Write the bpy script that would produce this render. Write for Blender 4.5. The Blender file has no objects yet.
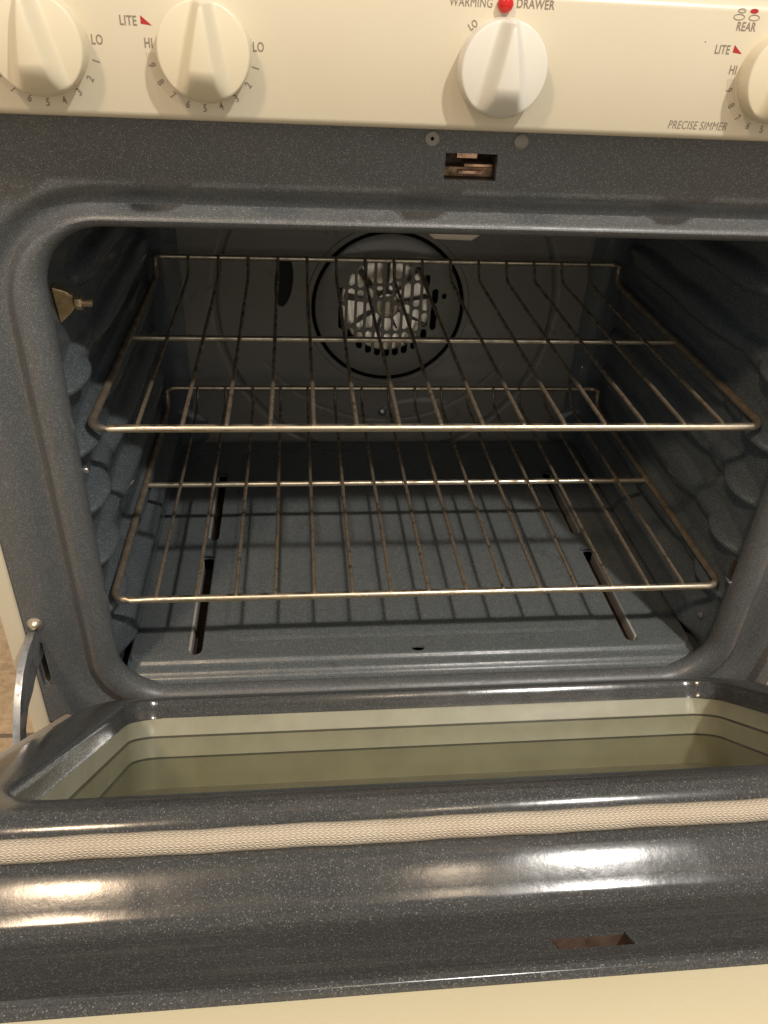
import bpy, bmesh, math, random
from mathutils import Vector, Matrix
from mathutils.geometry import delaunay_2d_cdt
random.seed(7)
S = bpy.context.scene
COL = S.collection

# ------------------------------------------------------------ camera, world, lamps, exposure
cam_d = bpy.data.cameras.new("camera")
cam = bpy.data.objects.new("camera", cam_d); COL.objects.link(cam)
right = Vector((0.99448498, -0.09374607, 0.04702447))
up = Vector((0.01378168, 0.56128922, 0.82750497))
fwd = Vector((0.10396967, 0.82229319, -0.55948568))
m = Matrix((right, up, -fwd)).transposed().to_4x4()
m.translation = Vector((-0.1184, -0.5857, 0.3134))
cam.matrix_world = m
cam_d.sensor_width = 36.0
cam_d.lens = 795.0 / 1024.0 * 36.0
cam_d.clip_start = 0.02
cam_d.clip_end = 60
S.camera = cam

W = bpy.data.worlds.new("World"); S.world = W; W.use_nodes = True
nt = W.node_tree
bg = nt.nodes['Background']
tcw = nt.nodes.new('ShaderNodeTexCoord'); sp = nt.nodes.new('ShaderNodeSeparateXYZ')
rampw = nt.nodes.new('ShaderNodeValToRGB')
nt.links.new(tcw.outputs['Generated'], sp.inputs[0])
mr = nt.nodes.new('ShaderNodeMapRange'); mr.inputs[1].default_value = -1; mr.inputs[2].default_value = 1
nt.links.new(sp.outputs['Z'], mr.inputs[0]); nt.links.new(mr.outputs[0], rampw.inputs[0])
rampw.color_ramp.elements[0].position = 0.30; rampw.color_ramp.elements[0].color = (0.62, 0.55, 0.47, 1)
rampw.color_ramp.elements[1].position = 0.62; rampw.color_ramp.elements[1].color = (1.0, 0.96, 0.89, 1)
e3 = rampw.color_ramp.elements.new(0.85); e3.color = (0.52, 0.50, 0.47, 1)
nt.links.new(rampw.outputs[0], bg.inputs[0])
bg.inputs[1].default_value = 0.72

def lamp(name, loc, target, size, watts, color, spread=math.pi):
    d = bpy.data.lights.new(name, 'AREA'); d.shape = 'DISK'; d.size = size
    d.energy = watts; d.color = color; d.spread = spread
    o = bpy.data.objects.new(name, d); COL.objects.link(o)
    o.location = loc
    o.rotation_euler = (Vector(target) - Vector(loc)).to_track_quat('-Z', 'Y').to_euler()
    return o
lamp("ceiling_lamp", (-0.87, -1.2, 1.72), (0, 0, 0), 0.20, 17, (1.0, 0.74, 0.50))
lamp("ceiling_lamp", (0.68, -1.2, 1.72), (0, 0, 0), 0.07, 28, (1.0, 0.95, 0.88))
lamp("ceiling_lamp", (0.26, -1.30, 1.72), (0, 0, 0), 0.12, 2, (1.0, 0.78, 0.55))

S.view_settings.view_transform = 'Standard'
S.view_settings.look = 'None'
S.view_settings.exposure = 0.10
S.view_settings.gamma = 1.0
S.cycles.max_bounces = 10
S.cycles.transparent_max_bounces = 16

# ------------------------------------------------------------ materials
class NT:
    def __init__(s, name):
        s.m = bpy.data.materials.new(name); s.m.use_nodes = True
        s.t = s.m.node_tree; s.b = s.t.nodes['Principled BSDF']
        s.out = s.t.nodes['Material Output']
        s.tc = s.t.nodes.new('ShaderNodeTexCoord')
    def n(s, ty, **kw):
        x = s.t.nodes.new(ty)
        for k, v in kw.items():
            if k.startswith('i_'):
                x.inputs[k[2:].replace('_', ' ')].default_value = v
            else: setattr(x, k, v)
        return x
    def l(s, a, b): s.t.links.new(a, b)
    def noise(s, scale, detail=3, rough=.5, coord='Object', vec=None):
        x = s.n('ShaderNodeTexNoise'); x.inputs['Scale'].default_value = scale
        x.inputs['Detail'].default_value = detail; x.inputs['Roughness'].default_value = rough
        s.l(vec if vec is not None else s.tc.outputs[coord], x.inputs['Vector']); return x
    def ramp(s, src, stops):
        r = s.n('ShaderNodeValToRGB'); e = r.color_ramp.elements
        while len(e) < len(stops): e.new(0.5)
        for i, (p, c) in enumerate(stops):
            e[i].position = p
            e[i].color = (c, c, c, 1) if not isinstance(c, tuple) else (*c, 1)
        s.l(src, r.inputs[0]); return r
    def math(s, op, a, b=None, clamp=False):
        x = s.n('ShaderNodeMath', operation=op, use_clamp=clamp)
        for i, v in enumerate((a, b)):
            if v is None: continue
            if isinstance(v, (int, float)): x.inputs[i].default_value = v
            else: s.l(v, x.inputs[i])
        return x.outputs[0]
    def mix(s, fac, a, b):
        x = s.n('ShaderNodeMix', data_type='RGBA')
        for i, v in ((0, fac), (6, a), (7, b)):
            if isinstance(v, tuple): x.inputs[i].default_value = (*v, 1)
            elif isinstance(v, (int, float)): x.inputs[i].default_value = v
            else: s.l(v, x.inputs[i])
        return x.outputs[2]
    def bump(s, h, strength, dist=.001):
        x = s.n('ShaderNodeBump'); x.inputs['Strength'].default_value = strength
        x.inputs['Distance'].default_value = dist
        s.l(h, x.inputs['Height']); s.l(x.outputs[0], s.b.inputs['Normal']); return x
    def set(s, **kw):
        for k, v in kw.items():
            i = s.b.inputs[k.replace('_', ' ')]
            if isinstance(v, tuple): i.default_value = (*v, 1)
            elif isinstance(v, (int, float)): i.default_value = v
            else: s.l(v, i)
        return s

def enamel(name, base, speck, rough=.3, dens=.62, grime=.5, streak=False, bmp=.35):
    k = NT(name)
    v = k.n('ShaderNodeTexVoronoi'); v.inputs['Scale'].default_value = 1450
    k.l(k.tc.outputs['Object'], v.inputs['Vector'])
    sc = k.n('ShaderNodeSeparateColor'); k.l(v.outputs['Color'], sc.inputs[0])
    pick = k.math('GREATER_THAN', sc.outputs[0], dens)
    near = k.math('LESS_THAN', v.outputs['Distance'], .40)
    mask = k.math('MULTIPLY', k.math('MULTIPLY', pick, near), sc.outputs[1])
    v2 = k.n('ShaderNodeTexVoronoi'); v2.inputs['Scale'].default_value = 2200
    k.l(k.tc.outputs['Object'], v2.inputs['Vector'])
    sc2 = k.n('ShaderNodeSeparateColor'); k.l(v2.outputs['Color'], sc2.inputs[0])
    tone = k.math('MULTIPLY', k.math('GREATER_THAN', sc2.outputs[0], .72), .16)
    big = k.noise(9, 5, .6)
    bigr = k.ramp(big.outputs[0], [(.3, 0.0), (.75, 1.0)])
    b2 = tuple(c * 0.72 for c in base)
    c0 = k.mix(k.math('MULTIPLY', bigr.outputs[0], grime), base, b2)
    c1 = k.mix(k.math('ADD', mask, tone, True), c0, speck)
    if streak:
        mp = k.n('ShaderNodeMapping'); mp.inputs['Scale'].default_value = (6, 160, 160)
        k.l(k.tc.outputs['Object'], mp.inputs[0])
        st = k.noise(1, 6, .65, vec=mp.outputs[0])
        str_ = k.ramp(st.outputs[0], [(.5, 0.0), (.7, .5)])
        c1 = k.mix(str_.outputs[0], c1, (.11, .10, .085))
    dk = k.noise(16, 7, .72); dm = k.noise(140, 2, .5)
    sp_ = k.math('MULTIPLY', k.ramp(dk.outputs[0], [(.57, 0.0), (.68, .8)]).outputs[0], k.ramp(dm.outputs[0], [(.52, 0.0), (.60, 1.0)]).outputs[0])
    c1 = k.mix(k.math('MULTIPLY', sp_, grime), c1, (.030, .022, .015))
    k.set(Base_Color=c1)
    rn = k.noise(38, 6, .65)
    rr = k.ramp(rn.outputs[0], [(.3, rough * .8), (.7, min(1, rough * 1.35))])
    k.set(Roughness=rr.outputs[0])
    k.b.inputs['Specular IOR Level'].default_value = .36 if streak else .5
    o = k.noise(260, 3, .6)
    o2 = k.noise(45, 2, .5)
    h = k.math('ADD', k.math('MULTIPLY', o.outputs[0], .5), k.math('MULTIPLY', o2.outputs[0], 1.4))
    k.bump(h, bmp, .0006)
    return k.m

M = {}
M['frame'] = enamel('charcoal_enamel', (.088, .094, .096), (.31, .31, .31), .36, .60, .35)
M['cavity'] = enamel('blue_grey_enamel', (.072, .086, .093), (.30, .33, .35), .17, .74, .45)
M['floor'] = enamel('oven_floor_enamel', (.092, .104, .107), (.34, .37, .39), .30, .66, .5)
M['rear'] = enamel('rear_enamel', (.25, .235, .21), (.32, .31, .29), .2, .82, .6)
M['door'] = enamel('door_enamel', (.048, .050, .050), (.25, .245, .23), .15, .82, .5, True, .10)

def cream(name, col, rough, grain=.06, spec=.5, fl=.75):
    k = NT(name)
    n = k.noise(7, 4, .6)
    c = k.mix(k.ramp(n.outputs[0], [(.35, 0.0), (.75, 1.0)]).outputs[0], col, tuple(x * y for x, y in zip(col, (.95, .93, .88))))
    v = k.n('ShaderNodeTexVoronoi'); v.inputs['Scale'].default_value = 130
    k.l(k.tc.outputs['Object'], v.inputs['Vector'])
    sc = k.n('ShaderNodeSeparateColor'); k.l(v.outputs['Color'], sc.inputs[0])
    fleck = k.math('MULTIPLY', k.math('GREATER_THAN', sc.outputs[0], .992), k.math('LESS_THAN', v.outputs['Distance'], .075))
    c = k.mix(k.math('MULTIPLY', fleck, fl), c, (.14, .09, .05))
    k.set(Base_Color=c, Roughness=rough)
    o = k.noise(420, 3, .6)
    k.bump(o.outputs[0], grain * 3, .0004)
    k.b.inputs['Specular IOR Level'].default_value = spec
    return k.m
M['cream'] = cream('cream_paint', (.65, .595, .46), .30)
M['knob'] = cream('ivory_plastic', (.71, .645, .49), .34, .03, .5, 0.)
M['knob_white'] = cream('white_plastic', (.71, .69, .62), .32, .03, .5, 0.)
M['skin'] = cream('door_skin_paint', (.70, .63, .44), .5)

def metal(name, col, burnt, rough, amount=.5, scale=60, side=False):
    k = NT(name)
    n = k.noise(scale, 6, .7)
    r = k.ramp(n.outputs[0], [(.5 - amount * .25, 0.0), (.72 - amount * .1, 1.0)])
    f = r.outputs[0]
    if side:
        sx = k.n('ShaderNodeSeparateXYZ'); k.l(k.tc.outputs['Object'], sx.inputs[0])
        ax = k.math('ABSOLUTE', sx.outputs[0])
        e = k.ramp(ax, [(.268, 0.0), (.286, .85)])
        g = k.math('MULTIPLY', e.outputs[0], k.ramp(n.outputs[0], [(.25, .35), (.55, 1.0)]).outputs[0])
        f = k.math('MAXIMUM', k.math('MULTIPLY', f, .55), g)
    k.set(Base_Color=k.mix(f, col, burnt), Metallic=k.ramp(f, [(0, 1.0), (1, .55)]).outputs[0],
          Roughness=k.ramp(f, [(0, rough), (1, min(1, rough + .3))]).outputs[0])
    k.bump(n.outputs[0], .25, .0004)
    return k.m
M['rack'] = metal('nickel_wire', (.80, .70, .54), (.13, .085, .05), .30, .35, 70, True)
M['wire'] = metal('tarnished_wire', (.66, .56, .42), (.11, .075, .05), .34, .62, 90)
M['steel'] = metal('scuffed_steel', (.60, .61, .62), (.22, .22, .23), .30, .5, 85)
M['brass'] = metal('brass', (.86, .68, .44), (.25, .13, .06), .30, .3, 130)
M['copper'] = metal('copper_strip', (.72, .46, .32), (.16, .08, .05), .38, .3, 150)
M['plate'] = metal('brown_plate', (.42, .28, .17), (.16, .10, .06), .5, .4, 120)
M['rust'] = metal('rusty_metal', (.17, .115, .085), (.05, .032, .025), .55, .5, 90)
k = NT('fan_metal'); n = k.noise(60, 5, .6)
k.set(Base_Color=k.mix(n.outputs[0], (.95, .88, .76), (.80, .70, .56)), Roughness=.28, Metallic=.85); M['fan'] = k.m
M['lettering'] = NT('grey_ink').set(Base_Color=(.25, .20, .155), Roughness=.6).m
M['halftone'] = NT('pale_ink').set(Base_Color=(.46, .39, .30), Roughness=.6).m
M['red'] = NT('red_ink').set(Base_Color=(.42, .02, .025), Roughness=.5).m
M['black'] = NT('black_void').set(Base_Color=(.006, .006, .006), Roughness=.7).m  # black colour stands in for the deep shade inside gaps and openings
M['screw'] = NT('dull_screw').set(Base_Color=(.28, .26, .24), Roughness=.5, Metallic=.4).m
M['flange'] = NT('scraped_metal').set(Base_Color=(.42, .41, .39), Roughness=.45, Metallic=.3).m
M['stud'] = NT('dull_stud').set(Base_Color=(.55, .47, .37), Roughness=.38, Metallic=.8).m
M['ceramic'] = NT('ceramic').set(Base_Color=(.56, .50, .41), Roughness=.7).m
k = NT('red_lens'); k.set(Base_Color=(.55, .012, .010), Roughness=.18); M['led'] = k.m

def tunnel(name, col, dk):
    k = NT(name); n = k.noise(24, 4, .6)
    k.set(Base_Color=k.mix(k.ramp(n.outputs[0], [(.35, 0.0), (.7, 1.0)]).outputs[0], col, dk), Roughness=.42)
    return k.m
M['tunnel1'] = tunnel('window_frame_upper', (.48, .46, .36), (.38, .36, .27))
M['spacer'] = tunnel('window_spacer', (.30, .285, .21), (.23, .215, .15))  # spacer strips toned darker, with their thin shadow lines put into the colour
M['tunnel2'] = tunnel('window_frame_lower', (.50, .475, .36), (.40, .375, .27))
M['tunnel3'] = tunnel('window_frame_base', (.42, .385, .26), (.33, .295, .19))
M['outer_glass'] = tunnel('outer_window', (.40, .36, .24), (.31, .27, .17))

def pane_mat(name, tint):
    k = NT(name)
    fr = k.n('ShaderNodeFresnel'); fr.inputs['IOR'].default_value = 1.36
    tr = k.n('ShaderNodeBsdfTransparent'); tr.inputs[0].default_value = (*tint, 1)
    gl = k.n('ShaderNodeBsdfGlossy'); gl.inputs['Roughness'].default_value = .16
    mx = k.n('ShaderNodeMixShader')
    k.l(k.math('MULTIPLY', fr.outputs[0], .26), mx.inputs[0]); k.l(tr.outputs[0], mx.inputs[1]); k.l(gl.outputs[0], mx.inputs[2])
    k.l(mx.outputs[0], k.out.inputs[0])
    return k.m
M['pane'] = pane_mat('window_glass', (.95, .955, .915))

k = NT('braided_fibreglass')
uv = k.n('ShaderNodeSeparateXYZ'); k.l(k.tc.outputs['UV'], uv.inputs[0])
s_, t_ = uv.outputs[0], uv.outputs[1]
tri = k.math('ABSOLUTE', k.math('SUBTRACT', k.math('FRACT', k.math('MULTIPLY', t_, 13.0)), .5))
ph = k.math('FRACT', k.math('ADD', k.math('MULTIPLY', s_, 360.0), k.math('MULTIPLY', tri, 1.6)))
st = k.math('SINE', k.math('MULTIPLY', ph, math.pi))
row = k.math('SINE', k.math('MULTIPLY', k.math('FRACT', k.math('MULTIPLY', t_, 26.0)), math.pi))
h = k.math('MULTIPLY', st, k.math('POWER', row, .5))
gn = k.noise(14, 4, .6)
c = k.mix(k.ramp(gn.outputs[0], [(.35, 0.0), (.7, 1.0)]).outputs[0], (.66, .60, .48), (.58, .48, .36))
c = k.mix(k.ramp(h, [(.12, .55), (.65, 0.0)]).outputs[0], c, (.30, .22, .15))
k.set(Base_Color=c, Roughness=.7); k.bump(h, .7, .0009)
M['gasket'] = k.m

k = NT('sandy_tile')
n1 = k.noise(60, 6, .75); n2 = k.noise(9, 3, .5)
c = k.mix(k.ramp(n1.outputs[0], [(.38, 0.0), (.62, 1.0)]).outputs[0], (.46, .31, .16), (.74, .54, .33))
c = k.mix(k.ramp(n2.outputs[0], [(.4, 0.0), (.7, .4)]).outputs[0], c, (.76, .58, .36))
br = k.n('ShaderNodeTexBrick'); br.offset = 0
mp = k.n('ShaderNodeMapping'); mp.inputs['Location'].default_value = (.07, .096, 0)
k.l(k.tc.outputs['Object'], mp.inputs[0]); k.l(mp.outputs[0], br.inputs[0])
br.inputs['Scale'].default_value = 1; br.inputs['Brick Width'].default_value = .305; br.inputs['Row Height'].default_value = .305
br.inputs['Mortar Size'].default_value = .004; br.inputs['Color1'].default_value = (0, 0, 0, 1); br.inputs['Color2'].default_value = (0, 0, 0, 1); br.inputs['Mortar'].default_value = (1, 1, 1, 1)
c = k.mix(br.outputs[0], c, (.24, .17, .12))
k.set(Base_Color=c, Roughness=.55); k.bump(n1.outputs[0], .4, .002)
M['tile'] = k.m

# ------------------------------------------------------------ mesh helpers
class MB:
    def __init__(s): s.v = []; s.f = []; s.uv = {}
    def add(s, vs, fs):
        o = len(s.v); s.v += [tuple(p) for p in vs]; s.f += [tuple(i + o for i in f) for f in fs]; return o
    def box(s, x0, x1, y0, y1, z0, z1):
        s.add([(x0,y0,z0),(x1,y0,z0),(x1,y1,z0),(x0,y1,z0),(x0,y0,z1),(x1,y0,z1),(x1,y1,z1),(x0,y1,z1)],
              [(0,3,2,1),(4,5,6,7),(0,1,5,4),(1,2,6,5),(2,3,7,6),(3,0,4,7)])
    def grid(s, nu, nv, fn, skip=None):
        o = len(s.v)
        for j in range(nv + 1):
            for i in range(nu + 1): s.v.append(tuple(fn(i / nu, j / nv)))
        for j in range(nv):
            for i in range(nu):
                if skip and skip((i + .5) / nu, (j + .5) / nv): continue
                a = o + j * (nu + 1) + i
                s.f.append((a, a + 1, a + nu + 2, a + nu + 1))
    def loops(s, rings, closed=True, cap0=False, cap1=False):
        o = len(s.v); n = len(rings[0])
        for r in rings: s.v += [tuple(p) for p in r]
        for j in range(len(rings) - 1):
            for i in range(n if closed else n - 1):
                a = o + j * n + i; b = o + j * n + (i + 1) % n
                s.f.append((a, b, b + n, a + n))
        if cap0: s.f.append(tuple(o + i for i in range(n))[::-1])
        if cap1: s.f.append(tuple(o + (len(rings) - 1) * n + i for i in range(n)))
    def tube(s, path, r, n=10, closed=False, uv=False):
        P = [Vector(p) for p in path]; N = len(P); rings = []
        T = []
        for i in range(N):
            a = P[(i - 1) % N] if (closed or i > 0) else P[i]
            b = P[(i + 1) % N] if (closed or i < N - 1) else P[i]
            T.append((b - a).normalized())
        nrm = T[0].orthogonal().normalized()
        if abs(T[0].z) < .9: nrm = (Vector((0, 0, 1)) - T[0] * T[0].z).normalized()
        ss = 0; o = len(s.v); sl = []
        for i in range(N):
            nrm = (nrm - T[i] * nrm.dot(T[i])).normalized(); bn = T[i].cross(nrm)
            rr = r[i] if isinstance(r, (list, tuple)) else r
            rings.append([P[i] + (nrm * math.cos(2*math.pi*k/n) + bn * math.sin(2*math.pi*k/n)) * rr for k in range(n)])
            sl.append(ss)
            if i < N - 1: ss += (P[i + 1] - P[i]).length
        if closed: rings.append(rings[0])
        f0 = len(s.f)
        s.loops(rings, True, not closed, not closed)
        if uv:
            for j in range(len(rings) - 1):
                for i in range(n):
                    s.uv[f0 + j * n + i] = [(sl[j], i / n), (sl[j], (i + 1) / n), (sl[j + 1], (i + 1) / n), (sl[j + 1], i / n)]
    def sheet(s, outer, holes, to3, depth=None, edge=None):
        """flat polygon with holes; depth(vec3) -> pushed-in copy for hole walls"""
        vs = []; es = []
        for lp in [outer] + holes:
            o = len(vs); vs += [Vector(p) for p in lp]
            es += [(o + i, o + (i + 1) % len(lp)) for i in range(len(lp))]
        r = delaunay_2d_cdt(vs, es, [], 1, 1e-7)
        def inside(p, lp):
            c = False; j = len(lp) - 1
            for i in range(len(lp)):
                (xi, yi), (xj, yj) = lp[i], lp[j]
                if (yi > p[1]) != (yj > p[1]) and p[0] < (xj - xi) * (p[1] - yi) / (yj - yi) + xi: c = not c
                j = i
            return c
        fs = []
        for f in r[2]:
            c = sum((r[0][i] for i in f), Vector((0, 0))) / len(f)
            if inside(c, outer) and not any(inside(c, h_) for h_ in holes): fs.append(f)
        s.add([to3(p) for p in r[0]], fs)
        if depth:
            for lp in holes:
                A = [to3(p) for p in lp]
                s.loops([A, [depth(p) for p in A]])
    def build(s, name, mat, parent=None, angle=35, bevel=0, loc=None, weld=True):
        me = bpy.data.meshes.new(name)
        me.from_pydata(s.v, [], s.f)
        if s.uv:
            ul = me.uv_layers.new(name='UVMap')
            for p in me.polygons:
                q = s.uv.get(p.index)
                if q:
                    for li, c in zip(p.loop_indices, q): ul.data[li].uv = c
        bm = bmesh.new(); bm.from_mesh(me)
        if weld and not s.uv: bmesh.ops.remove_doubles(bm, verts=bm.verts, dist=1e-6)
        bmesh.ops.recalc_face_normals(bm, faces=bm.faces)
        if bevel:
            bmesh.ops.bevel(bm, geom=[e for e in bm.edges if e.calc_face_angle(0) > .6], offset=bevel, segments=3, profile=.6, affect='EDGES')
        bm.to_mesh(me); bm.free()
        for p in me.polygons: p.use_smooth = True
        me.set_sharp_from_angle(angle=math.radians(angle))
        me.materials.append(mat)
        o = bpy.data.objects.new(name, me); COL.objects.link(o)
        if loc: o.location = loc
        if parent:
            o.parent = parent
        return o

def rrect(x0, x1, y0, y1, r, seg=10, sub=1):
    pts = []
    for (cx, cy, a0) in ((x1 - r, y1 - r, 0), (x0 + r, y1 - r, 90), (x0 + r, y0 + r, 180), (x1 - r, y0 + r, 270)):
        for i in range(seg + 1):
            a = math.radians(a0 + 90 * i / seg)
            pts.append((cx + r * math.cos(a), cy + r * math.sin(a)))
    return pts
def capsule(cx, cy, hw, hl, seg=6):     # long along y
    pts = []
    for a0, s in ((0, 1), (180, -1)):
        for i in range(seg * 2 + 1):
            a = math.radians(a0 + 180 * i / (seg * 2))
            pts.append((cx + hw * math.cos(a), cy + s * (hl - hw) + hw * math.sin(a)))
    return pts
def smooth(a, b, x):
    t = max(0., min(1., (x - a) / (b - a))); return t * t * (3 - 2 * t)

def thing(name, label, cat, loc=(0, 0, 0), group=None):
    o = bpy.data.objects.new(name, None); COL.objects.link(o); o.location = loc
    o.empty_display_size = .05
    o['label'] = label; o['category'] = cat
    if group: o['group'] = group
    return o

# ------------------------------------------------------------ kitchen floor
g = MB(); g.grid(1, 1, lambda u, v: (-3 + 6 * u, -3 + 6 * v, -.60))
o = g.build('kitchen_floor', M['tile']); o['kind'] = 'structure'

# ------------------------------------------------------------ the range
R = thing('gas_range', 'cream gas range with charcoal enamel oven and its door lowered part way', 'range')

# body shell
for s in (-1, 1):
    g = MB(); a, b = sorted((s * .3595, s * .3765))
    g.box(a, b, -.046, .52, -.598, .300)
    g.build('side_panel', M['cream'], R, bevel=.003)
g = MB(); g.box(-.3765, .3765, -.030, .52, .3013, .3125); g.build('cooktop', M['cream'], R, bevel=.003)
g = MB(); g.box(-.358, .358, .505, .518, -.59, .2995); g.build('back_panel', M['steel'], R)
g = MB(); g.box(-.357, .357, -.046, -.028, -.575, -.37)
g.build('drawer_front', M['cream'], R, bevel=.004)

# front frame: rolled lip, groove and flat face in one pressed sheet
OX, OZ0, OZ1, OR = .288, -.261, .168, .044
def fr_ring(ds, dt, y):
    return [(x, y, z) for x, z in rrect(-OX - ds, OX + ds, OZ0 - ds, OZ1 + dt, OR + (ds if ds > 0 else 0), 14)]
prof = [(.006, .004, -.022), (.002, .001, -.026), (.0, .0, -.032), (.0010, .0008, -.0375), (.004, .0028, -.0425), (.008, .0050, -.0452), (.013, .0070, -.0462),
        (.0185, .0090, -.0455), (.0220, .0108, -.0425), (.0245, .0128, -.0378), (.0270, .0148, -.0352), (.0300, .0175, -.0348),
        (.034, .0205, -.0362), (.039, .0235, -.0400), (.0435, .0265, -.0438), (.048, .030, -.0455)]
g = MB()
g.loops([fr_ring(*p) for p in prof])
last = [(x, z) for x, y, z in fr_ring(*prof[-1])]
latch = [(-.0235, .2055), (.0105, .2055), (.0105, .2215), (-.0235, .2215)]
def hslot(s): return rrect(s * .3515 - .0042, s * .3515 + .0042, -.243, -.188, .002, 3)
g.sheet([(-.3585, -.2895), (.3585, -.2895), (.3585, .262), (-.3585, .262)], [last, latch, hslot(-1), hslot(1)],
        lambda p: (p[0], -.0455, p[1]))
for lp in (latch, hslot(-1), hslot(1)):
    g.loops([[(x, -.0455, z) for x, z in lp], [(x, -.0405, z) for x, z in lp]])
rim = [(-.3585, -.2895), (.3585, -.2895), (.3585, .262), (-.3585, .262)]
g.loops([[(x, -.0455, z) for x, z in rim], [(x, -.030, z) for x, z in rim]])
g.build('front_frame', M['frame'], R, 40)

g = MB(); g.box(-.030, .017, -.041, -.0392, .199, .228); ls = g
g = MB()
g.loops([[(x, -.0405, z) for x, z in latch], [(x, -.020, z) for x, z in latch]], cap1=True)
lt = g.build('latch_slot', M['rust'], R)
g = MB(); g.box(-.0145, -.0010, -.036, -.030, .2170, .2205); g.box(-.0090, .0098, -.036, -.026, .2118, .2136)
g.box(-.0130, .0030, -.038, -.028, .2076, .2098)
g.build('latch_strip', M['copper'], lt, bevel=.0003)
g = MB(); g.box(-.0233, .0103, -.034, -.024, .2057, .2112); g.build('latch_plate', M['plate'], lt)
for x in (-.033, .0242):
    g = MB(); n = 20
    rg = lambda r, y: [(x + r * math.cos(2*math.pi*i/n), y, .2295 + r * math.sin(2*math.pi*i/n)) for i in range(n)]
    g.loops([rg(.0046, -.0455), rg(.0046, -.0464), rg(.0040, -.0468)] + ([rg(.0012, -.0466), rg(.0009, -.0455)] if x < 0 else [rg(.001, -.0469)]), cap1=True)
    g.build('screw', M['screw'], R)
for s in (-1, 1):
    g = MB(); n = 20; x = s * .3485
    rg = lambda r, y: [(x + r * math.cos(2*math.pi*i/n), y, -.1655 + r * math.sin(2*math.pi*i/n)) for i in range(n)]
    g.loops([rg(.0065, -.0456), rg(.0065, -.0468), rg(.0052, -.0476), rg(.0048, -.0490), rg(.0022, -.0515), rg(.0008, -.0517)], cap1=True)
    g.build('screw', M['stud'], R)
    # lever well
    g = MB(); lp = hslot(s)
    g.loops([[(x, -.0405, z) for x, z in lp], [(x, -.0190, z) for x, z in lp]], cap1=True)
    g.build('hinge_slot', M['screw'], R)
    # curved lever, from the slot over to the door
    outer = [(-.020, -.186), (-.036, -.1765), (-.050, -.1725), (-.070, -.1735), (-.090, -.1800), (-.109, -.1935), (-.125, -.2130), (-.140, -.2390), (-.150, -.262)]
    inner = [(-.020, -.200), (-.0300, -.2040), (-.046, -.2045), (-.061, -.2030), (-.073, -.2060), (-.083, -.2100), (-.098, -.2120), (-.113, -.2220), (-.126, -.250)]
    g = MB()
    x0, x1 = s * .3552, s * .3490
    for yz0, yz1 in (((0, 0), (0, 0)),):
        A = [(x0, y, z) for y, z in outer]; B = [(x1, y, z) for y, z in outer]
        C_ = [(x1, y, z) for y, z in inner]; D = [(x0, y, z) for y, z in inner]
        g.loops([[A[i], B[i], C_[i], D[i]] for i in range(len(outer))], cap0=True, cap1=True)
    g.build('hinge_lever', M['steel'], R, 50, bevel=.0007)

# oven cavity walls with embossed rack guides
ZL = [.0985, .0438, -.0110, -.0657, -.1204, -.1751]
def wall_h(y, z):
    h = 0
    for zc in ZL:
        dz = abs(z - zc)
        # short front bump with a drooping nose, then the long pad that carries the rack
        zz = zc - .003 + .12 * (y - .02)
        if zc < .09:
            e = 1 - ((y - .016) / .035) ** 2 - ((z - zz) / .0100) ** 2
            if e > 0: h = max(h, .0180 * e ** .8)
            e = 1 - ((y - .055) / .045) ** 2 - ((z - zc) / .0120) ** 2      # saddle joining bump and pad
            if e > 0: h = max(h, .0095 * e ** .5)
        w_ = .0012 * math.sin(y * 47 + zc * 60)
        e = 1 - abs((y - .232) / .163) ** 6 - ((dz + w_) / .0142) ** 2
        if e > 0: h = max(h, .0150 * e ** .55)
    # long rounded rail above the floor
    rz = 1 - smooth(.012, .032, abs(z + .231)); h = max(h, .0185 * rz * smooth(-.02, .03, y))
    # front return and rear corner
    h = max(h, .0105 * (1 - smooth(-.030, -.006, y)))
    if y > .395: h += .035 - math.sqrt(max(0, .035 ** 2 - (y - .395) ** 2))
    if z > .155: h += .035 - math.sqrt(max(0, .035 ** 2 - (min(z, .1899) - .155) ** 2))
    return h
for s in (-1, 1):
    g = MB()
    g.grid(190, 190, lambda u, v: (s * (.3005 - wall_h(-.030 + .460 * u, -.275 + .465 * v)), -.030 + .460 * u, -.275 + .465 * v))
    w = g.build('side_wall', M['cavity'], R, 180)
    if s > 0:
        g = MB(); n = 14
        rg = lambda r, x: [(x, -.004 + r * math.cos(2*math.pi*i/n), -.2150 + r * math.sin(2*math.pi*i/n)) for i in range(n)]
        g.loops([rg(.0034, .2885), rg(.0034, .2872), rg(.0022, .2866), rg(.0012, .2872)], cap1=True)
        g.build('rivet', M['steel'], w)
        g = MB(); g.box(.2868, .2885, -.0290, -.0255, -.147, -.128); g.build('clip_slot', M['rust'], w)
        g = MB(); g.box(.2855, .2885, -.0335, -.0235, -.1505, -.1485); g.build('clip_edge', M['steel'], w, bevel=.0005)
    else:
        g = MB(); g.box(-.2885, -.2840, -.0320, -.0270, -.0225, -.0185); g.build('clip_edge', M['steel'], w, bevel=.001)
g = MB()
def ceil(u, v):
    y = -.030 + .462 * v
    return (-.30 + .60 * u, y, .170 + .020 * smooth(-.03, .03, y))
g.grid(30, 30, ceil)
g.build('oven_ceiling', M['cavity'], R)

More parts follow.
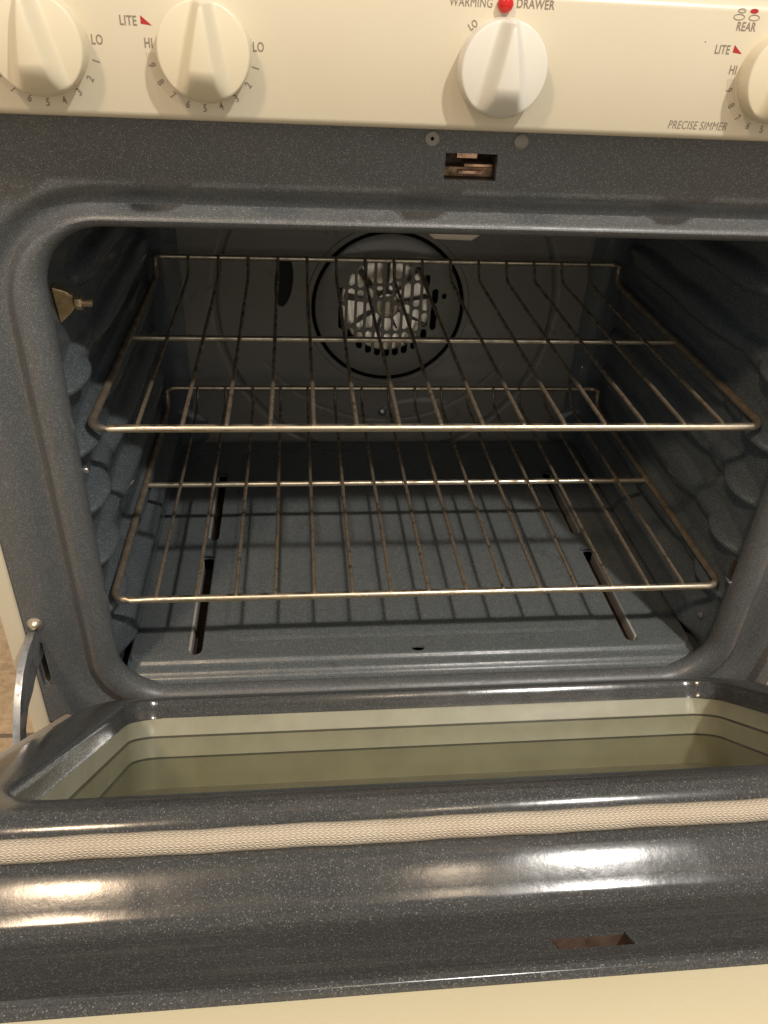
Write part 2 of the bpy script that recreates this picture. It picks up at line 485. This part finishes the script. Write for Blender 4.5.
# rear wall with pressed rings, fan opening, fan cover
FX, FZ, FR = .0, -.052, .0985
def rear_y(x, z):
    r = math.hypot(x - FX, z - FZ); y = .430
    pass
    y += .0038 * (1 - smooth(.002, .006, abs(r - .226)))
    y += .0030 * smooth(.226, .232, r)
    rr = math.hypot((x - .055) / .058, (z + .205) / .022)
    y -= .0022 * (1 - smooth(.85, 1.0, rr)) 
    a = math.hypot(x - .0, z + .02); y += .0012 * (1 - smooth(.0008, .002, abs(a - .196))) * (1 if z < -.13 else 0)
    return y
g = MB()
g.grid(300, 240, lambda u, v: (-.285 + .57 * u, rear_y(-.285 + .57 * u, -.275 + .462 * v), -.275 + .462 * v),
       skip=lambda u, v: math.hypot(-.285 + .57 * u - FX, -.275 + .462 * v - FZ) < .1040)
rw = g.build('rear_wall', M['rear'], R, 60)
g = MB()
holes = []
for i in range(-5, 6):
    x = i * .0123 + random.uniform(-.0003, .0003)
    L = math.sqrt(max(.0, .0685 ** 2 - x * x))
    cuts = [-L, -.031 + random.uniform(-.002, .002), .010 - .0018 * i + random.uniform(-.004, .004), .034 + .0016 * i + random.uniform(-.004, .004), L]
    if abs(i) >= 5: cuts = [-.030, .006, .029]
    elif abs(i) == 4: cuts = [-L, -.026, .012 - .004 * i, L]
    for a, b in zip(cuts, cuts[1:]):
        if b - a < .013: continue
        holes.append(capsule(FX + x, FZ + (a + b) / 2, .0042, (b - a) / 2 - .0014))
holes.append([(.0735 + .0032 * math.cos(a * .5236), -.034 + .0042 * math.sin(a * .5236)) for a in range(12)])
disc = [(FX + .0935 * math.cos(2*math.pi*i/80), FZ + .0935 * math.sin(2*math.pi*i/80)) for i in range(80)]
g.sheet(disc, holes, lambda p: (p[0], .4285, p[1]), lambda p: (p[0], .4305, p[2]))
g.loops([[(x, .4285, z) for x, z in disc], [(FX + (x - FX) * 1.03, .4305, FZ + (z - FZ) * 1.03) for x, z in disc]])
g.build('fan_cover', M['rear'], rw, 40)
g = MB(); n = 64
ci = lambda r, y: [(FX + r * math.cos(2*math.pi*i/n), y, FZ + r * math.sin(2*math.pi*i/n)) for i in range(n)]
g.loops([ci(.1012, .4312), ci(.1012, .470)], cap1=True)
g.build('fan_housing', M['black'], rw)
g = MB(); g.loops([ci(.1090, .4301), ci(.1075, .4286), ci(.1022, .4286), ci(.1012, .4296), ci(.1012, .4320)]); g.build('fan_ring', M['rear'], rw)
g = MB()
for i in range(9):
    a = 2 * math.pi * i / 9 + .2
    d = Vector((math.cos(a), 0, math.sin(a))); t = Vector((-math.sin(a), 0, math.cos(a)))
    c = Vector((FX, .450, FZ))
    q = [c + d * r + t * w + Vector((0, dy, 0)) for r, w, dy in ((.014, -.002, 0), (.058, -.005, .001), (.059, .003, -.004), (.014, .002, -.003))]
    q2 = [p + Vector((0, .001, 0)) for p in q]
    g.loops([q, q2], cap0=True, cap1=True)
g.loops([ci(.017, .456), ci(.017, .440), ci(.0145, .4385), ci(.0125, .4385), ci(.012, .440), ci(.007, .440), ci(.0065, .4355), ci(.002, .4350)], cap1=True)
g.build('fan_blade', M['fan'], rw)
g = MB()   # added reflector plate behind the blades, tilted to send room light out the slots
tilt = lambda r, o_: [(FX + r * math.cos(2*math.pi*i/n), .4565 + o_ + .27 * r * math.sin(2*math.pi*i/n), FZ + r * math.sin(2*math.pi*i/n)) for i in range(n)]
g.loops([tilt(.0625, 0), tilt(.0605, -.001), tilt(.040, -.001), tilt(.036, .0005), tilt(.020, .0005)], cap1=True)
g.build('fan_reflector', M['fan'], rw)
g = MB()   # oval lamp opening left of the fan
rg = lambda k_, y: [(-.136 + .0105 * k_ * math.cos(2*math.pi*i/32) + .010 * (math.sin(2*math.pi*i/32)) * .35, y, -.018 + .030 * k_ * math.sin(2*math.pi*i/32)) for i in range(32)]
g.loops([rg(1.12, .4302), rg(1.08, .4280), rg(.95, .4284), rg(.6, .4290)], cap1=True)
g.build('lamp_cover', M['black'], rw)
g = MB(); rg = lambda r, y: [(-.001 + r * math.cos(i * .3927), y, -.203 + r * math.sin(i * .3927)) for i in range(16)]
g.loops([rg(.006, .431), rg(.006, .426), rg(.0035, .4235), rg(.001, .423)], cap1=True)
g.build('rear_screw', M['steel'], rw)

# oven floor
slots = []
for s in (-1, 1):
    slots += [capsule(s * .2245, .076, .0068, .079), capsule(s * .2215, .2615, .0060, .074)]
hole = [(-.002 + .0068 * math.cos(i * .3927), -.0035 + .0035 * math.sin(i * .3927)) for i in range(16)]
g = MB()
FZ0 = -.2500
fo = [(-.279, .0045 - .012), (.279, -.0075), (.279, .4225), (-.279, .4225)]
fo = rrect(-.286, .286, -.0085, .4225, .012, 5)
def fl3(p):
    return (p[0], p[1], FZ0)
g.sheet(fo, slots + [hole], fl3, lambda p: (p[0], p[1], FZ0 - .0025))
# rolled front and side edge
grow = lambda d, dz: [(x, y, FZ0 + dz) for x, y in rrect(-.286 - d * .2, .286 + d * .2, -.0085 - d, .4225 + d * .1, .012 + d * .1, 5)]
g.loops([grow(0, 0), grow(.0016, -.0004), grow(.0030, -.0018), grow(.0048, -.0034), grow(.0075, -.0040), grow(.0115, -.0042), grow(.0140, -.0052), grow(.0160, -.0080), grow(.0185, -.0102), grow(.0225, -.0108)])
of = g.build('oven_floor', M['floor'], R, 50)
# raised pressing on the panel
g = MB()
ring = lambda d, dz: [(x, y, FZ0 + dz) for x, y in rrect(-.198 + d, .198 - d, .014 + d, .400 - d, .018, 6)]
inside = ring(.0055, .0018)
g.loops([ring(0, .0002), ring(.0020, .0008), ring(.0038, .0016), inside], cap1=True)
g.build('floor_pressing', M['floor'], of, 50)
for s in (-1, 1):
    for (cy, hl, cx) in ((.076, .079, .2245), (.2615, .074, .2215)):
        g = MB()
        g.box(s * cx - .012, s * cx + .012, cy - hl - .003, cy + hl + .003, -.272, -.2705)
        bx = s * cx - .0066 if s < 0 else s * cx + .0066
        b = g.build('slot_bracket', M['rust'], of)
        g = MB(); e = s * cx + (.0052 if s > 0 else -.0052)
        g.box(e - .0015, e + .0012, cy - hl + .006, cy + hl - .008, -.262, -.2490)
        g.build('slot_flange', M['flange'], of, bevel=.0005)
        # little hood at the rear end of each slot
        g = MB(); n = 8
        end = cy + hl - .004
        g.loops([[(s * cx + .0085 * math.cos(math.pi * i / n), end + j * .004, FZ0 + (.0015 + .0030 * math.sin(math.pi * i / n)) * (1, .8, 0)[j]) for i in range(n + 1)] for j in range(3)], closed=False)
        g.build('slot_hood', M['floor'], of)
g = MB(); g.box(-.31, .31, .0, .44, -.290, -.286); g.build('burner_box', M['black'], R)

# broiler igniter under the ceiling, sensor bracket on the left wall
g = MB()
g.loops([[(-.006, .095, .182), (.038, .095, .182), (.038, .112, .182), (-.006, .112, .182)],
         [(-.0085, .095, .1340), (.0385, .095, .1335), (.0385, .112, .1335), (-.0085, .112, .1340)],
         [(-.003, .096, .1285), (.030, .096, .1280), (.030, .111, .1280), (-.003, .111, .1285)]], cap0=True, cap1=True)
g.build('broiler_igniter', M['ceramic'], R, bevel=.004)
g = MB(); g.tube([(-.2 + .4 * i / 12, .16, .170) for i in range(13)], .011, 12)
g.build('broiler_tube', M['rust'], R)
g = MB()
g.loops([[(-.2995, .014, .110), (-.2995, .028, .110), (-.2995, .032, .086), (-.2995, .021, .080)],
         [(-.2915, .018, .106), (-.2895, .024, .105), (-.2895, .027, .090), (-.2915, .021, .087)],
         [(-.2875, .020, .102), (-.2860, .023, .101), (-.2860, .025, .094), (-.2875, .022, .092)]], cap1=True)
br_ = g.build('sensor_bracket', M['brass'], R, bevel=.0010)
g = MB()
def hexr(x, r, n=6): return [(x, .0215 + r * math.cos(2*math.pi*i/n + .3), .0965 + r * math.sin(2*math.pi*i/n + .3)) for i in range(n)]
g.loops([hexr(-.2862, .0058), hexr(-.2812, .0058)], cap0=True, cap1=True)
g.build('hex_nut', M['brass'], br_, bevel=.0005)
g = MB(); g.loops([hexr(-.2815, .0031, 14), hexr(-.2745, .0031, 14), hexr(-.2738, .0024, 14)], cap1=True); g.build('bolt', M['brass'], br_)

# ------------------------------------------------------------ control panel, lettering, knobs
PY = -.078
g = MB()
pr = [(-.030, .2385), (-.070, .2385), (-.0745, .2390), (-.0770, .2405), (-.0780, .2430), (-.0780, .3050), (-.0772, .3080), (-.0745, .3105), (-.068, .3122), (-.0285, .3128)]
g.loops([[(x, y, z) for y, z in pr] for x in (-.3765, -.375, -.2, 0, .2, .375, .3765)], closed=True, cap0=True, cap1=True)
cp = g.build('control_panel', M['cream'], R, 50)
dg = None
def text(txt, x, z, size, mat='lettering', rot=0, sx=.78, shear=0, align='CENTER', name='lettering'):
    cu = bpy.data.curves.new(name, 'FONT'); cu.body = txt; cu.size = size; cu.align_x = align; cu.align_y = 'CENTER'
    cu.shear = shear; cu.extrude = .00003; cu.resolution_u = 3; cu.space_character = 1.06
    cu.offset = 0 if 'M' in txt else .00008
    t = bpy.data.objects.new(name, cu); COL.objects.link(t)
    bpy.context.view_layer.update()
    me = bpy.data.meshes.new_from_object(t.evaluated_get(bpy.context.evaluated_depsgraph_get()))
    bpy.data.objects.remove(t)
    M_ = Matrix.Translation((x, PY - .00016, z)) @ Matrix.Rotation(math.radians(90), 4, 'X') @ Matrix.Rotation(math.radians(rot), 4, 'Z') @ Matrix.Diagonal((sx, 1, 1, 1))
    me.transform(M_); me.materials.clear(); me.materials.append(M[mat])
    o = bpy.data.objects.new(name, me); COL.objects.link(o); o.parent = cp
    return o
def flat(name, pts, mat, d=.00014):
    g = MB(); g.loops([[(x, PY - .00001, z) for x, z in pts], [(x, PY - d, z) for x, z in pts]], cap1=True)
    return g.build(name, M[mat], cp)
KZ = .2752
digits = {'1': (.0277, -.0080), '2': (.0234, -.0165), '3': (.0164, -.0232), '4': (.0078, -.0276), '5': (-.0012, -.0289), '6': (-.0104, -.0272), '7': (-.0183, -.0230), '8': (-.0242, -.0168), '9': (-.0281, -.0087)}
for kx in (-.2536, -.1679, .1652):
    for ch, (dx, dz) in digits.items():
        a = math.degrees(math.atan2(dz, dx)) + 90
        dx *= 1.015; dz *= 1.015
        text(ch, kx + dx, KZ + dz, .0056, rot=a, sx=.8)
    text('HI', kx - .0290, KZ + .0014, .0066, sx=.72)
    text('LO', kx + .0298, KZ + .0019, .0066, sx=.72)
    text('LITE', kx - .0385, KZ + .0114, .0064, sx=.74)
    fx, fz = kx, KZ
    flat('red_pointer', [(fx - .0320, fz + .0104), (fx - .0262, fz + .0098), (fx - .0318, fz + .0142)], 'red')
    g = MB()          # dotted band from HI round to 6
    for rr in range(5):
        r = .0266 + rr * .00105
        nn = 46
        for i in range(nn):
            a = math.radians(186 + 62 * (i + .5 * (rr % 2)) / nn); q = .00024 * (1 - .35 * i / nn)
            cx_, cz_ = kx + r * math.cos(a), KZ + r * math.sin(a)
            g.add([(cx_ - q, PY - .00007, cz_ - q), (cx_ + q, PY - .00007, cz_ - q), (cx_ + q, PY - .00007, cz_ + q), (cx_ - q, PY - .00007, cz_ + q)], [(0, 1, 2, 3)])
    o = g.build('dotted_band', M['halftone'], cp, weld=False)
    for p in o.data.polygons: pass
text('WARMING', -.0222, .3030, .0062, sx=.77)
text('DRAWER', .0136, .3036, .0062, sx=.80)
text('LO', -.0200, .2925, .0052, rot=38, sx=.75)
text('REAR', .1374, .2983, .0062, sx=.76)
text('PRECISE SIMMER', .1228, .2467, .0064, sx=.77, shear=.18)
def ell(cx, cz, a, b, n=28): return [(cx + a * math.cos(2*math.pi*i/n), cz + b * math.sin(2*math.pi*i/n)) for i in range(n)]
def ering(cx, cz, a, b):
    g = MB(); A = ell(cx, cz, a, b); B = ell(cx, cz, a - .0005, b - .0005)
    g.loops([[(x, PY - .00012, z) for x, z in A], [(x, PY - .00012, z) for x, z in B]]); g.build('burner_symbol', M['lettering'], cp)
ering(.1327, .3060, .0024, .0012); ering(.1318, .3029, .0034, .0016); ering(.1408, .3029, .0033, .0016)
flat('burner_symbol', ell(.1400, .3061, .0024, .0012), 'red')
g = MB(); n = 24
rg = lambda r, y: [(-.0034 + r * math.cos(2*math.pi*i/n), y, .3032 + r * math.sin(2*math.pi*i/n)) for i in range(n)]
g.loops([rg(.0043, PY + .0005), rg(.0043, PY - .002), rg(.0038, PY - .0035), rg(.0026, PY - .0046), rg(.0012, PY - .0050), rg(.0003, PY - .0051)], cap1=True)
g.build('indicator_lamp', M['led'], cp)

def knob_mesh(rot):
    """heightfield on a disc: domed skirt with a tapering grip"""
    g = MB(); NA, NR = 120, 44; rad = .0246
    rings = []
    def h(x, z):
        r = math.hypot(x, z) / rad
        base = .0125 + .0030 * (1 - r * r)
        t = (z + rad) / (2 * rad)                      # 0 bottom, 1 top
        hw = .0088 * (1 - t) ** 0.9 + .0014
        side = 1 - smooth(hw - .0020, hw + .0042 + .003 * (1 - t), abs(x))
        crown = 1 - .12 * (x / (hw + .001)) ** 2
        endb = 1 - max(0., min(1., (-z / rad - .30) / .68)) ** 1.7
        top = 1 - smooth(.93, 1.0, r) * .6
        return base + .0125 * side * crown * endb * top
    c, s = math.cos(rot), math.sin(rot)
    P = lambda x, z, y: (x * c - z * s, -y, x * s + z * c)
    rings.append([P(rad * 1.015 * math.cos(2*math.pi*i/NA), rad * 1.015 * math.sin(2*math.pi*i/NA), -.0004) for i in range(NA)])
    rings.append([P(rad * 1.012 * math.cos(2*math.pi*i/NA), rad * 1.012 * math.sin(2*math.pi*i/NA), .004) for i in range(NA)])
    for j, (f, k_) in enumerate(((1.0, .80), (.994, .93), (.982, .985))):
        rings.append([P(rad * f * math.cos(a), rad * f * math.sin(a), h(rad * f * math.cos(a), rad * f * math.sin(a)) * k_) for a in (2*math.pi*i/NA for i in range(NA))])
    for j in range(NR):
        f = .968 * (1 - j / NR)
        rings.append([P(rad * f * math.cos(a), rad * f * math.sin(a), h(rad * f * math.cos(a), rad * f * math.sin(a))) for a in (2*math.pi*i/NA for i in range(NA))])
    g.loops(rings, cap1=True)
    return g
for kx, mat, rot, lab in ((-.2536, 'knob', .04, None), (-.1668, 'knob', -.05, None), (-.0022, 'knob_white', .0, 'whiter warming drawer knob under the red indicator'), (.1652, 'knob', .02, None)):
    o = knob_mesh(rot).build('knob', M[mat], R, 60, loc=(kx, PY, KZ - (.0028 if lab else .0008)))
    if lab: o['label'] = lab

# ------------------------------------------------------------ oven door, hinged at the bottom and lowered part way
EL = math.radians(38.7)
HY, HZ = -.050, -.300
# local axes: x, w = -u (towards hinge), v up from the liner
def D(x, u, v): return (x, -u, v)
WX, U0, U1 = .2765, .057, .381
def dring(ds, df, dn, v, r):
    return [D(x, u, v) for x, u in rrect(-WX - ds, WX + ds, U0 - df, U1 + dn, r, 10)]
g = MB()
dp = [(-.0065, -.005, -.005, .0190, .026), (-.0055, -.0045, -.0045, .0215, .026), (-.0042, -.0036, -.0036, .0280, .028), (-.0032, -.0027, -.0026, .0330, .030), (-.0020, -.0018, -.0014, .0349, .032), (.0005, .000, .0005, .0354, .034),
      (.018, .010, .0100, .0354, .044), (.026, .017, .0145, .0350, .047), (.031, .021, .0182, .0335, .049), (.0350, .0240, .0210, .0303, .051), (.0372, .026, .0225, .0255, .052),
      (.0390, .027, .0236, .0190, .053), (.0420, .029, .0255, .0160, .054), (.0480, .032, .0290, .0156, .056), (.0520, .0345, .0322, .0156, .058),
      (.0545, .0360, .0345, .0144, .058), (.0565, .0370, .0363, .0112, .058), (.0580, .0380, .0381, .0070, .057), (.0592, .0386, .0399, .0024, .056), (.0604, .0390, .0416, -.0024, .055),
      (.0616, .0394, .0431, -.0066, .054), (.0630, .0398, .0446, -.0097, .052), (.0650, .0402, .0464, -.0117, .050), (.0678, .0406, .0488, -.0127, .048), (.0700, .0410, .0510, -.0130, .047)]
g.loops([dring(*p) for p in dp])
outer = [(-.3715, .0150), (.3715, .0150), (.3715, .4760), (-.3715, .4760)]
lr = [(p[0], -p[1]) for p in dring(*dp[-1])]
xs = .0075
dl = [(-.0150, .4565), (.0185, .4565), (.0185, .4680), (-.0150, .4680)]
g.sheet(outer, [lr, dl], lambda p: D(p[0], p[1], -.0130), lambda p: (p[0], p[1], p[2]))
g.loops([[D(x, u, -.0130) for x, u in dl], [D(x, u, -.0140) for x, u in dl]])
def orr(d, v): return [D(x, u, v) for x, u in ((-.3715 - d, .0150 - d * .3), (.3715 + d, .0150 - d * .3), (.3715 + d, .4760 + d), (-.3715 - d, .4760 + d))]
g.loops([orr(0, -.0130), orr(.0012, -.0124), orr(.0030, -.0122), orr(.0050, -.0131), orr(.0062, -.0148), orr(.0066, -.0172), orr(.0066, -.0230)])
door = g.build('oven_door', M['door'], R, 40)
door.location = (0, HY, HZ); door.rotation_euler = (-EL, 0, 0)
door['label'] = 'oven door lowered part way, inner side up, with glazed window'
# latch pocket
g = MB(); g.loops([[D(x, u, -.0140) for x, u in dl], [D(x, u, -.0240) for x, u in dl]], cap1=True); g.build('latch_pocket', M['rust'], door)
# painted outer shell
g = MB()
sk = [(-.0480, .4812), (-.0192, .4812), (-.0178, .4826), (-.0290, .5330), (-.0305, .5350), (-.0330, .5360), (-.0500, .5360), (-.0530, .5340), (-.0540, .5310), (-.0540, .0060), (-.0520, .0040), (-.0250, .0040), (-.0250, .0070), (-.0490, .0070)]
g.loops([[D(x, u, v) for v, u in sk] for x in (-.3765, -.374, 0, .374, .3765)], cap0=True, cap1=True)
g.build('door_skin', M['skin'], door, 50)
# window pack: stepped frames, three panes, dark outer glass
def wr(d, v): return [D(x, u, v) for x, u in rrect(-.2705 + d, .2705 - d, .0625 + d, .3755 - d, .022, 8)]
g = MB(); g.loops([wr(-.001, .0200), wr(0, .0185), wr(0, .0050), wr(.0006, .0040)]); g.build('window_frame', M['tunnel1'], door)
g = MB(); g.loops([wr(.0006, .0040), wr(-.0016, .0039), wr(-.0016, .0031), wr(.0024, .0024)]); g.build('spacer', M['spacer'], door)
g = MB(); g.loops([wr(.0024, .0024), wr(.0026, -.0130), wr(.0030, -.0138)]); g.build('window_frame', M['tunnel2'], door)
g = MB(); g.loops([wr(.0030, -.0138), wr(.0010, -.0139), wr(.0010, -.0146), wr(.0050, -.0153)]); g.build('spacer', M['spacer'], door)
g = MB(); g.loops([wr(.0050, -.0153), wr(.0052, -.0400)]); g.build('window_frame', M['tunnel3'], door)
g = MB(); g.loops([wr(.0052, -.0400), wr(.0053, -.0405)], cap1=True); g.build('outer_window', M['outer_glass'], door)
for v, d in ((.0196, -.002), (.0032, 0.0), (-.0146, .002)):
    g = MB(); g.v = [p for p in wr(d, v)]; g.f = [tuple(range(len(g.v)))]
    g.build('window_pane', M['pane'], door)
# braided gasket: along the top edge and down both sides
g = MB()
gx, gu, grd, gv = .3265, .4100, .050, .0205
path = []
NS = 40
for i in range(NS + 1): path.append((-gx, .06 + (gu - grd - .06) * i / NS))
for i in range(1, 13):
    a = math.pi - math.pi / 2 * i / 12; path.append((-gx + grd + grd * math.cos(a), gu - grd + grd * math.sin(a)))
for i in range(1, 81): path.append((-gx + grd + (2 * gx - 2 * grd) * i / 80, gu + .0006 * math.sin(i * .5) + .0004 * math.sin(i * 1.3)))
for i in range(1, 13):
    a = math.pi / 2 - math.pi / 2 * i / 12; path.append((gx - grd + grd * math.cos(a), gu - grd + grd * math.sin(a)))
for i in range(1, NS + 1): path.append((gx, gu - grd - (gu - grd - .06) * i / NS))
g.tube([D(x, u, gv) for x, u in path], .0054, 18, uv=True)
g.build('gasket', M['gasket'], door, 80)

# ------------------------------------------------------------ oven racks
HW = .2875
def rim_path():
    pts = []
    def arc(cx, cy, r, a0, a1, z, n=7):
        for i in range(n + 1):
            a = math.radians(a0 + (a1 - a0) * i / n); pts.append((cx + r * math.cos(a), cy + r * math.sin(a), z))
    for i in range(21): pts.append((-HW + .016 + (2 * HW - .032) * i / 20, 0, 0))
    arc(HW - .014, .014, .014, -80, 0, 0)
    for i in range(1, 20): pts.append((HW, .014 + (.374 - .014) * i / 20, 0))
    pts.extend([(HW, .378, .0005), (HW, .384, .004), (HW, .388, .010), (HW, .391, .016)])
    arc(HW - .010, .388, .010, 10, 90, .0207, 6)
    for i in range(1, 20): pts.append((HW - .010 - (2 * HW - .020) * i / 20, .398, .0207))
    arc(-HW + .010, .388, .010, 90, 170, .0207, 6)
    pts.extend([(-HW, .391, .016), (-HW, .388, .010), (-HW, .384, .004), (-HW, .378, .0005)])
    for i in range(1, 20): pts.append((-HW, .374 - (.374 - .014) * i / 20, 0))
    arc(-HW + .014, .014, .014, 180, 260, 0)
    return pts
def make_rack(label):
    t = thing('oven_rack', label, 'oven rack', group='wire racks in the oven')
    g = MB(); g.tube(rim_path(), .0034, 12, closed=True); g.build('rim', M['rack'], t, 80)
    g = MB(); g.tube([(-HW + .001 + (2 * HW - .002) * i / 24, .1977, -.0022) for i in range(25)], .0030, 10); g.build('support_bar', M['rack'], t, 80)
    for i in range(-7, 8):
        x = i * .03555; g = MB(); b = random.uniform(-.0006, .0006)
        g.tube([(x, -.0005, .0022), (x, .004, .0030), (x + b, .1, .0026), (x, .1977, .0026), (x - b, .3, .0026), (x, .376, .0028), (x, .383, .0060), (x, .388, .013), (x, .392, .0195), (x, .397, .0232)], .00185, 8)
        g.build('wire', M['wire'], t, 80)
    return t
ra = make_rack('upper wire oven rack, nearest the fan, level with the side guides')
rb = ra.copy(); COL.objects.link(rb)
rb['label'] = 'lower wire oven rack, just above the slotted oven floor'
for ch in list(ra.children):
    c = ch.copy(); COL.objects.link(c); c.parent = rb
rb.location = (-.0005, -.0198, -.1637)
